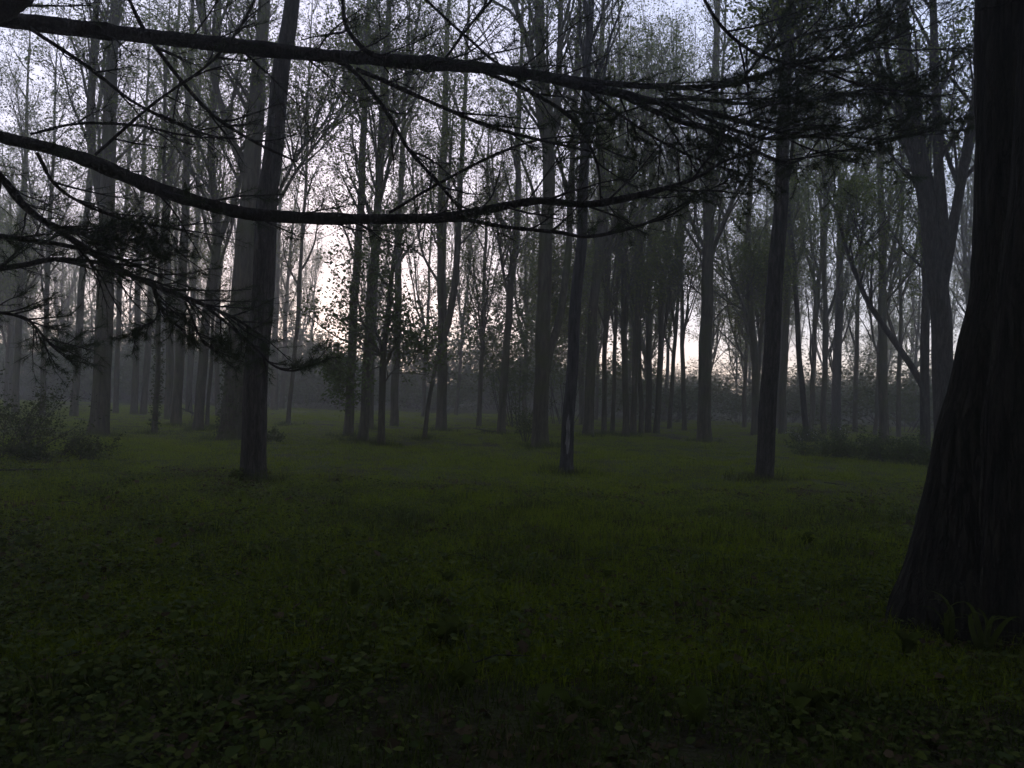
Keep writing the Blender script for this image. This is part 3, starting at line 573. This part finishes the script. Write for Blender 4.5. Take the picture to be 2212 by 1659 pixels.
def shrub(label, group, loc, H, W, ns, nl, ls, mat=M_SHRUB, name='shrub', flowers=0, n3=4):
    root = empty(name, loc, label, 'shrub', group); a = rng.uniform(0, 6.28, ns); rr = rng.uniform(0, .35, ns) * W
    d = norm(np.stack([np.cos(a) * W * .7, np.sin(a) * W * .7, H * rng.uniform(.6, 1.4, ns)], -1)); K = 7; Pt = np.empty((ns, K, 3)); Pt[:, 0] = np.stack([np.cos(a) * rr, np.sin(a) * rr, -.05 + 0 * a], -1)
    ln = H * rng.uniform(.6, 1.15, ns)
    for k in range(1, K):
        d = norm(d + np.array([0, 0, -.03]) + .1 * rng.normal(size=d.shape)); Pt[:, k] = Pt[:, k - 1] + d * (ln / (K - 1))[:, None]
    R = np.linspace(.012, .004, K)[None] * np.ones((ns, 1)) * (H / 1.5) ** .5; g = Geo(); g.tubes(Pt, R, 4)
    p2, r2_ = grow(Pt, R, 6, .2, 1, H * .4, (.4, 1.1), .1, .03, 4, .14, .006); g.tubes(p2, r2_.clip(.002), 3)
    p3, r3 = grow(p2, r2_, n3, .2, 1, H * .16, (.4, 1.1), .05, .02, 3, .14, .003); g.tubes(p3, r3.clip(.002), 3)
    lf = Geo(); leaves(lf, p3, nl, ls, 0, H * .04)
    obj('branches', g, M_BARKD, root, kind='stuff'); obj('foliage', lf, mat, root, smooth=False, kind='stuff')
    if flowers:
        fl = Geo(); pick = Pt[rng.integers(0, ns, flowers)]; leaves(fl, pick[:, -2:], 9, .035, 0, .05); obj('flowers', fl, M_FLOWER, root, smooth=False, kind='stuff')
    return root
def at_px(u, v, z=0.05):
    q = ground_at(u, v, z); return (q[0], q[1], float(gz(q[0], q[1])))
GSH = 'shrubs of the misty thicket under the far trees'
SV = [shrub('misty leafy shrub of the thicket under the far trees', GSH, (0, 0, 0), h, w, 16, 7, .15) for h, w in [(3.2, 2.6), (4.2, 3.0), (2.4, 2.8)]]
su = [False] * 3; n = 0; tries = 0; FSH = []
while n < 190 and tries < 5000:
    tries += 1; y = r2.uniform(44, 108) if n < 110 else r2.uniform(80, 109); x = r2.uniform(-.78, .78) * y; u = 1106 + x / y * F0
    if (u > 1250 and y < 60 and r2.random() < .6) or (u < 1250 and y < 66): continue
    big = u < 1260 and 74 < y < 100 and r2.random() < .7
    k = r2.randrange(3); o = SV[k] if not su[k] else copy_tree(SV[k]); su[k] = True
    s = r2.uniform(1.7, 2.7) if big else r2.uniform(.6, 1.7) if u > 1250 else r2.uniform(.8, 1.6)
    o.location = (x, y, float(gz(x, y))); o.rotation_euler[2] = r2.uniform(0, 6.28); o.scale = (s * (1.0 if big else 1.2),) * 2 + (s,); FSH.append((u, y, o)); n += 1
for x in np.arange(-84, 85, 4.6):
    k = r2.randrange(3); o = copy_tree(SV[k]); y = r2.uniform(103, 109); sc = r2.uniform(.75, 1.15)
    o.location = (x + r2.uniform(-1.5, 1.5), y, float(gz(x, y))); o.rotation_euler[2] = r2.uniform(0, 6.28); o.scale = (sc * 1.6, sc * 1.3, sc); FSH.append((1106 + x / y * F0, y, o))
# what each far tree or shrub stands between, seen from the clearing
MARKS = [(-400, 'the left edge'), (213, 'the stout left trunk'), (380, 'the close pair'), (498, 'the ivy-covered trunk'), (752, 'the three grey trunks'), (824, 'the maple sapling'), (953, 'the misty forked trunk'), (1083, 'the curved trunk'), (1167, 'the thick forked trunk'), (1224, 'the dead tree'), (1352, 'the slim row'), (1521, 'the wide pale trunk'), (1650, 'the dark slender trunk'), (1805, 'the three-stemmed tree'), (1910, 'the grey right trunk'), (2090, 'the giant trunk'), (2700, 'the right edge')]
ORD = ['nearest', 'second nearest', 'third nearest', 'fourth', 'fifth', 'sixth', 'seventh', 'eighth', 'ninth', 'tenth'] + ['%dth' % k for k in range(11, 90)]
def gap_labels(lst, what):
    gaps = {}
    for u, y, o in lst: gaps.setdefault(max(i for i, m in enumerate(MARKS[:-1]) if m[0] <= u), []).append((y, o))
    for i, q in gaps.items():
        for k, (y, o) in enumerate(sorted(q, key=lambda t: t[0])): o['label'] = '%s, %s between %s and %s' % (what, ORD[k], MARKS[i][1], MARKS[i + 1][1])
gap_labels(FAR, 'far misty tree'); gap_labels(FSH, 'far misty shrub')
# understorey trees with broad pale leaves in the middle
for (u, v, lab, h) in [(1120, 916, 'pale green leafy understorey tree behind the thick forked trunk', 7.5), (1215, 912, 'leafy understorey tree between the thick forked trunk and the dead tree', 7.5)]:
    shrub(lab, None, at_px(u, v), h, h * .5, 12, 12, .2, M_LEAFB, 'understorey_tree', 0, 5)['category'] = 'tree'
shrub('dark bramble thicket heaped at the left edge of the clearing', None, at_px(6, 985), 1.6, 1.5, 24, 6, .06, M_IVY, 'bramble')
shrub('low dark bramble sprawling right of the heap at the left edge', None, at_px(125, 990), .75, 1.7, 30, 6, .05, M_IVY, 'bramble')
shrub('small leafy bush at the left foot of the thick forked trunk', None, at_px(1137, 955), 1.3, .5, 12, 5, .06, M_SHRUB, 'bush')
shrub('low leafy sprout at the right foot of the dark left trunk', None, at_px(592, 948), .5, .5, 8, 5, .07, M_SHRUB, 'bush')
shrub('flowering weed clump with pale blossoms below the thin dark leaning trunk', None, at_px(1735, 955), .8, .7, 18, 4, .05, M_SHRUB, 'bush', 14)
shrub('flowering weed clump with pale blossoms at the foot of the three-stemmed tree', None, at_px(1800, 960), .95, .7, 18, 4, .05, M_SHRUB, 'bush', 12)
for (u, v, h, lab) in [(1770, 978, .7, 'low leafy bush in the grass between the two flowering clumps'), (1860, 985, .8, 'low leafy bush right of the flowering clumps'), (1925, 990, 1.0, 'dark leafy bush below the grey right trunk'), (1975, 1000, .8, 'dark leafy bush left of the giant right trunk')]:
    shrub(lab, None, at_px(u, v), h, 1.1, 20, 5, .065, M_SHRUB, 'bush')
shrub('small sprout with pale leaves at the foot of the dark left trunk', None, at_px(545, 1024), .3, .35, 10, 4, .07, M_COVER, 'sprout', 0, 2)

def stick(label, pl, r, tw=6):
    c = np.array([ground_at(u, v, h) for u, v, h in pl]); base = np.array([c[0][0], c[0][1], float(gz(c[0][0], c[0][1]))])
    root = empty('fallen_branch', base, label, 'branch'); S, L = resample(c, 24, .01); R = np.linspace(r, r * .4, 24); g = Geo(); g.tubes(S[None], R[None], 8, trunk_ridge(4, .08, 2)); obj('stick', shift(g, base), M_BARKD, root)
    p2, q2 = grow(S[None], R[None], tw, .25, 1, L * .28, (.4, .9), .1, .02, 5, .1, r * .5); g = Geo(); g.tubes(p2, q2.clip(.003), 5); obj('twigs', shift(g, base), M_BARKD, root, kind='stuff')
stick('fallen twiggy branch lying in the grass below the curved grey trunk', [(1073, 932, .05), (1050, 930, .15), (1022, 925, .3)], .025)
stick('long fallen stick in the grass at the left edge', [(-20, 1016, .06), (60, 1014, .08), (130, 1013, .06)], .02, 3)
stick('fallen log end leaning in the mist left of the leaning forked trunk', [(432, 900, .05), (412, 890, .35), (392, 882, .6)], .06, 3)
stick('short dark fallen twig in the grass left of the giant trunk', [(1781, 1042, .08), (1805, 1045, .1), (1829, 1049, .06)], .012, 2)

# ------------------------------------------------------------------ grass and ground cover
def blade_clump(nb, spread, hmin, hmax, wd, bend):
    g = Geo(); a = rng.uniform(0, 6.28, nb); r = spread * np.sqrt(rng.uniform(0, 1, nb)); p = np.stack([r * np.cos(a), r * np.sin(a), -.03 + 0 * a], -1)
    b = rng.uniform(0, 6.28, nb); h = rng.uniform(hmin, hmax, nb)[:, None]; d = np.stack([np.cos(b), np.sin(b), 0 * b], -1); s = np.stack([-np.sin(b), np.cos(b), 0 * b], -1) * wd / 2
    be = (bend * rng.uniform(.3, 1.5, nb))[:, None]; z = np.array([0, 0, 1.0])
    m = p + h * (.55 * z + be * .22 * d); e = p + h * ((1 - .35 * be) * z + be * .75 * d)
    V = np.stack([p - s, p + s, m + s * .8, m - s * .8, e], 1); o5 = (np.arange(nb) * 5)[:, None]
    g.add(V, o5 + np.array([[0, 1, 2, 3]])); g.f.append(o5 + np.array([[3, 2, 4]])); return g
def cover_clump(nl, spread, size, hmax):
    g = Geo(); a = rng.uniform(0, 6.28, nl); r = spread * np.sqrt(rng.uniform(0, 1, nl)); p = np.stack([r * np.cos(a), r * np.sin(a), rng.uniform(.0, hmax, nl)], -1)
    b = rng.uniform(0, 6.28, nl); tilt = rng.normal(size=nl) * .35; d = norm(np.stack([np.cos(b), np.sin(b), tilt], -1)); s = norm(np.cross(d, np.array([0, 0, 1.0]) + .3 * rng.normal(size=(nl, 3)))); nn = np.cross(s, d)
    sz = (size * rng.uniform(.5, 1.4, nl))[:, None]
    # heart or oval outline folded along the midrib
    V = [p, p + sz * (.12 * d + .34 * s + .08 * nn), p + sz * (.55 * d + .42 * s + .1 * nn), p + sz * (1.05 * d - .06 * nn), p + sz * (.55 * d - .42 * s + .1 * nn), p + sz * (.12 * d - .34 * s + .08 * nn), p + sz * .55 * d]
    V = np.stack(V, 1); o7 = (np.arange(nl) * 7)[:, None]
    g.add(V, o7 + np.array([[0, 1, 2, 6]])); g.f += [o7 + np.array([[6, 2, 3]]), o7 + np.array([[6, 3, 4]]), o7 + np.array([[0, 6, 4, 5]])]; return g
def scatter(name, label, cat, clumps, mat, pts, rot, scl, idx):
    c = bpy.data.collections.new(name + '_pieces')
    for k, g in enumerate(clumps):
        me = g.mesh('%s_piece' % name); me.materials.append(mat); c.objects.link(bpy.data.objects.new('%s_%02d' % (name, k), me))
    me = bpy.data.meshes.new(name); me.vertices.add(len(pts)); me.vertices.foreach_set('co', pts.ravel())
    for nm, ty, dat, fld in (('rot', 'FLOAT_VECTOR', rot, 'vector'), ('scl', 'FLOAT', scl, 'value'), ('idx', 'INT', idx.astype(np.int32), 'value')):
        at = me.attributes.new(nm, ty, 'POINT'); at.data.foreach_set(fld, np.ascontiguousarray(dat).ravel())
    o = bpy.data.objects.new(name, me); COL.objects.link(o); tag(o, label, cat); o['kind'] = 'stuff'
    ng = bpy.data.node_groups.new(name + '_scatter', 'GeometryNodeTree')
    ng.interface.new_socket('Geometry', in_out='INPUT', socket_type='NodeSocketGeometry'); ng.interface.new_socket('Geometry', in_out='OUTPUT', socket_type='NodeSocketGeometry')
    N = ng.nodes; gi = N.new('NodeGroupInput'); go = N.new('NodeGroupOutput'); ip = N.new('GeometryNodeInstanceOnPoints'); ci = N.new('GeometryNodeCollectionInfo')
    ci.inputs[0].default_value = c; ci.inputs['Separate Children'].default_value = True; ci.inputs['Reset Children'].default_value = True; ip.inputs['Pick Instance'].default_value = True
    def na(nm, ty):
        q = N.new('GeometryNodeInputNamedAttribute'); q.data_type = ty; q.inputs[0].default_value = nm; return [s_ for s_ in q.outputs if s_.enabled][0]
    L = ng.links; L.new(gi.outputs[0], ip.inputs['Points']); L.new(ci.outputs[0], ip.inputs['Instance']); L.new(na('idx', 'INT'), ip.inputs['Instance Index'])
    L.new(na('rot', 'FLOAT_VECTOR'), ip.inputs['Rotation']); L.new(na('scl', 'FLOAT'), ip.inputs['Scale']); L.new(ip.outputs[0], go.inputs[0])
    o.modifiers.new('scatter', 'NODES').node_group = ng; return o
def field(n, y0, y1, power, side=.8, margin=2.5):
    y = y0 + (y1 - y0) * rng.uniform(0, 1, n) ** power; x = rng.uniform(-1, 1, n) * (side * y + margin); return x, y
def patch(x, y, f, s):
    return np.sin(x * f + s) + np.sin(y * f * 1.2 + 2 * s) + .7 * np.sin((x + y) * f * 1.9 + 3 * s) + .6 * np.sin((x - 1.4 * y) * f * 2.7 + s)
def lay(x, y, smin, smax, tilt=.08):
    n = len(x); return np.stack([x, y, gz(x, y)], -1), np.stack([rng.normal(size=n) * tilt, rng.normal(size=n) * tilt, rng.uniform(0, 6.28, n)], -1), rng.uniform(smin, smax, n)
gc = [blade_clump(80, .3, .04, .14, .006, .9), blade_clump(80, .32, .03, .11, .006, 1.1), blade_clump(60, .22, .08, .22, .006, .8), blade_clump(90, .35, .03, .09, .007, 1.2), blade_clump(40, .1, .2, .48, .007, .8)]
x, y = field(32000, 4.5, 62, 1.5); pn = patch(x, y, .5, 1.0)
pts, rot, scl = lay(x, y, .7, 1.25); scl *= 1 + .12 * pn + .25 * np.clip((y - 25) / 30, 0, 1); idx = rng.choice([0, 1, 2, 3], len(x), p=[.35, .3, .15, .2])
scatter('grass', 'short olive green grass covering the clearing', 'grass', gc, M_GRASS, pts, rot, scl, idx)
gc2 = [blade_clump(50, .3, .05, .2, .006, 1.2), blade_clump(50, .3, .04, .16, .005, 1.5), blade_clump(34, .24, .08, .28, .006, 1.2), blade_clump(60, .36, .03, .12, .006, 1.3), blade_clump(34, .16, .14, .42, .007, 1.2)]
x, y = field(4600, 2.6, 12, .8); pn = patch(x, y, .9, 2.0) + .35 * x; keep = pn > rng.normal(size=len(x)) * .8 - .2
x, y = x[keep], y[keep]; pts, rot, scl = lay(x, y, .6, 1.2); idx = rng.choice([0, 1, 2, 3, 4], len(x), p=[.25, .2, .25, .2, .1])
# tall tufts round the trunks and along the far edge of the clearing
tx, ty = [], []
for b_, rb_ in TREES:
    if b_[1] < 36:
        k = 34; a = rng.uniform(0, 6.28, k); q = rb_ + .75 * rng.uniform(.0, 1, k) ** 1.6; tx += list(b_[0] + q * np.cos(a)); ty += list(b_[1] + q * np.sin(a))
tx = np.array(tx); ty = np.array(ty); p2_, r2__, s2_ = lay(tx, ty, .55, 1.15)
pts = np.vstack([pts, p2_]); rot = np.vstack([rot, r2__]); scl = np.concatenate([scl, s2_]); idx = np.concatenate([idx, rng.choice([2, 4], len(tx), p=[.55, .45])])
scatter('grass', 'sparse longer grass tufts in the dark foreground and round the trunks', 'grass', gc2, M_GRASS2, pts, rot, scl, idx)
cc = [cover_clump(70, .32, .026, .07), cover_clump(50, .3, .036, .1), cover_clump(110, .34, .018, .05), cover_clump(16, .3, .055, .14)]
x, y = field(8200, 2.4, 14, .9); pn = patch(x, y, .8, 4.0) - .12 * x; keep = (pn > rng.normal(size=len(x)) * .8 - 1.0) & (rng.uniform(size=len(x)) > (y - 7) / 9)
x, y = x[keep], y[keep]; pts, rot, scl = lay(x, y, .7, 1.25, .12); idx = rng.choice([0, 1, 2, 3], len(x), p=[.35, .25, .3, .1])
x2, y2 = field(3500, 7, 30, 1.0); p2_, r2__, s2_ = lay(x2, y2, .6, 1.1, .12)
pts = np.vstack([pts, p2_]); rot = np.vstack([rot, r2__]); scl = np.concatenate([scl, s2_]); idx = np.concatenate([idx, rng.choice([0, 2], len(x2))])
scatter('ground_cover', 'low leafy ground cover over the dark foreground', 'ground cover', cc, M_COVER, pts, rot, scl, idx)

M_LITTER = leaf_mat('dead_leaf', (.03, .02, .012), (.085, .06, .035), .1)
lc = [cover_clump(40, .35, .042, .025), cover_clump(26, .3, .055, .03)]
x, y = field(1500, 2.4, 15, .9); pn = patch(x, y, 1.1, 7.0); keep = pn > rng.normal(size=len(x)) * .7
x, y = x[keep], y[keep]; pts, rot, scl = lay(x, y, .7, 1.2, .1)
scatter('leaf_litter', 'brown dead leaves lying between the foreground plants', 'leaf litter', lc, M_LITTER, pts, rot, scl, rng.integers(0, 2, len(x)))
tg = Geo(); N_ = 420; x, y = field(N_, 2.6, 16, .9); an_ = rng.uniform(0, 6.28, N_); d_ = np.stack([np.cos(an_), np.sin(an_), rng.normal(size=N_) * .12], -1); ln_ = rng.uniform(.12, .6, N_)[:, None]
p0_ = np.stack([x, y, gz(x, y) + rng.uniform(.01, .07, N_)], -1); mid_ = p0_ + d_ * ln_ * .5 + rng.normal(size=(N_, 3)) * .02
tg.tubes(np.stack([p0_, mid_, p0_ + d_ * ln_], 1), rng.uniform(.002, .006, N_)[:, None] * np.array([[1, .8, .5]]), 4)
tag(obj('fallen_twigs', tg, M_BARKD, kind='stuff'), 'thin fallen twigs strewn over the dark foreground', 'twigs')
# single broad-leaved weeds
def leaf_mesh(L, Wd, arch, kind):
    g = Geo(); n = 9; t = np.linspace(0, 1, n); w = Wd * (np.sin(np.pi * np.clip(t, .02, .995) ** (.7 if kind else .45)) ** .8); 
    zz = arch * np.sin(t * 2.0) * L - .35 * arch * L * t ** 2; xx = L * t * (1 - .15 * arch * t)
    V = np.stack([np.stack([xx, -w / 2, zz + w * .18], -1), np.stack([xx, 0 * t, zz], -1), np.stack([xx, w / 2, zz + w * .18], -1)], 1)
    i = np.arange(n - 1)[:, None] * 3 + np.arange(2)[None]; g.add(V, np.stack([i, i + 3, i + 4, i + 1], -1).reshape(-1, 4)); return g
LM = [leaf_mesh(.34, .035, .7, 0).mesh('leaf'), leaf_mesh(.16, .085, .4, 1).mesh('leaf'), leaf_mesh(.11, .075, .25, 1).mesh('leaf')]
for m_ in LM: m_.materials.append(M_GRASS2); m_.polygons.foreach_set('use_smooth', np.ones(len(m_.polygons), bool))
def weed(label, group, u, v, which, n, s, up):
    p = at_px(u, v, 0.02); root = empty('weed', p, label, 'plant', group)
    if which:
        g = Geo(); K = 6; st = np.zeros((1, K, 3)); st[0, :, 2] = np.linspace(-.03, .12 * s, K); g.tubes(st, np.full((1, K), .003), 5); obj('stalk', g, M_COVER, root)
    for k in range(n):
        o = obj('leaf', LM[which], M_COVER, root); o.rotation_euler = (rng.normal() * .2, -rng.uniform(up * .4, up), k * 2.4 + rng.normal() * .3); o.location = (0, 0, rng.uniform(0, .1) * s if which else -.01); o.scale = (s * rng.uniform(.75, 1.15),) * 3
weed('tall strap-leaved weed arching at the left foot of the giant trunk', None, 2050, 1385, 0, 8, 1.15, .9)
weed('strap-leaved weed at the foot of the giant trunk, nearest the right edge', None, 2125, 1400, 0, 8, 1.2, 1.0)
weed('broad-leaved weed standing in the grass below the giant trunk', None, 1960, 1400, 1, 6, 1.1, .7)
weed('strap-leaved weed in the dark lower right corner', None, 1800, 1500, 0, 6, .9, .9)
weed('upright pale oval-leaved weed left of the foreground middle', None, 762, 1300, 1, 3, .9, 1.3)
GW = 'small broad-leaved weeds in the dark foreground'
ORDL = ['first', 'second', 'third', 'fourth', 'fifth', 'sixth', 'seventh', 'eighth', 'ninth']
for row, (v0, nm) in enumerate([(1200, 'farthest'), (1350, 'middle'), (1530, 'nearest')]):
    us = sorted(r2.uniform(60, 1880) for _ in range(9))
    for k, u in enumerate(us):
        weed('small broad-leaved weed, %s from the left in the %s foreground row' % (ORDL[k], nm), GW, u, v0 + r2.uniform(-55, 55), 1 + (k + row) % 2, 4 + k % 3, r2.uniform(.7, 1.1), .6)

# ------------------------------------------------------------------ evening mist
def haze():
    g = Geo(); a, b, z0, z1 = EXT + 3, EXT + 3, -1.2, 28.5
    V = np.array([[x, y, z] for z in (z0, z1) for y in (-b, b) for x in (-a, a)]); g.add(V, np.array([[0, 2, 3, 1], [4, 5, 7, 6], [0, 1, 5, 4], [2, 6, 7, 3], [0, 4, 6, 2], [1, 3, 7, 5]]))
    m, n, l, o = new_mat('mist'); pv = n.new('ShaderNodeVolumePrincipled'); pv.inputs['Color'].default_value = (.95, .93, .9, 1); pv.inputs['Density'].default_value = .0035; pv.inputs['Anisotropy'].default_value = .65
    l.new(pv.outputs[0], o.inputs['Volume']); ob = obj('haze', g, m, smooth=False, kind='stuff'); tag(ob, 'thin evening mist hanging in the wood', 'mist')
haze()
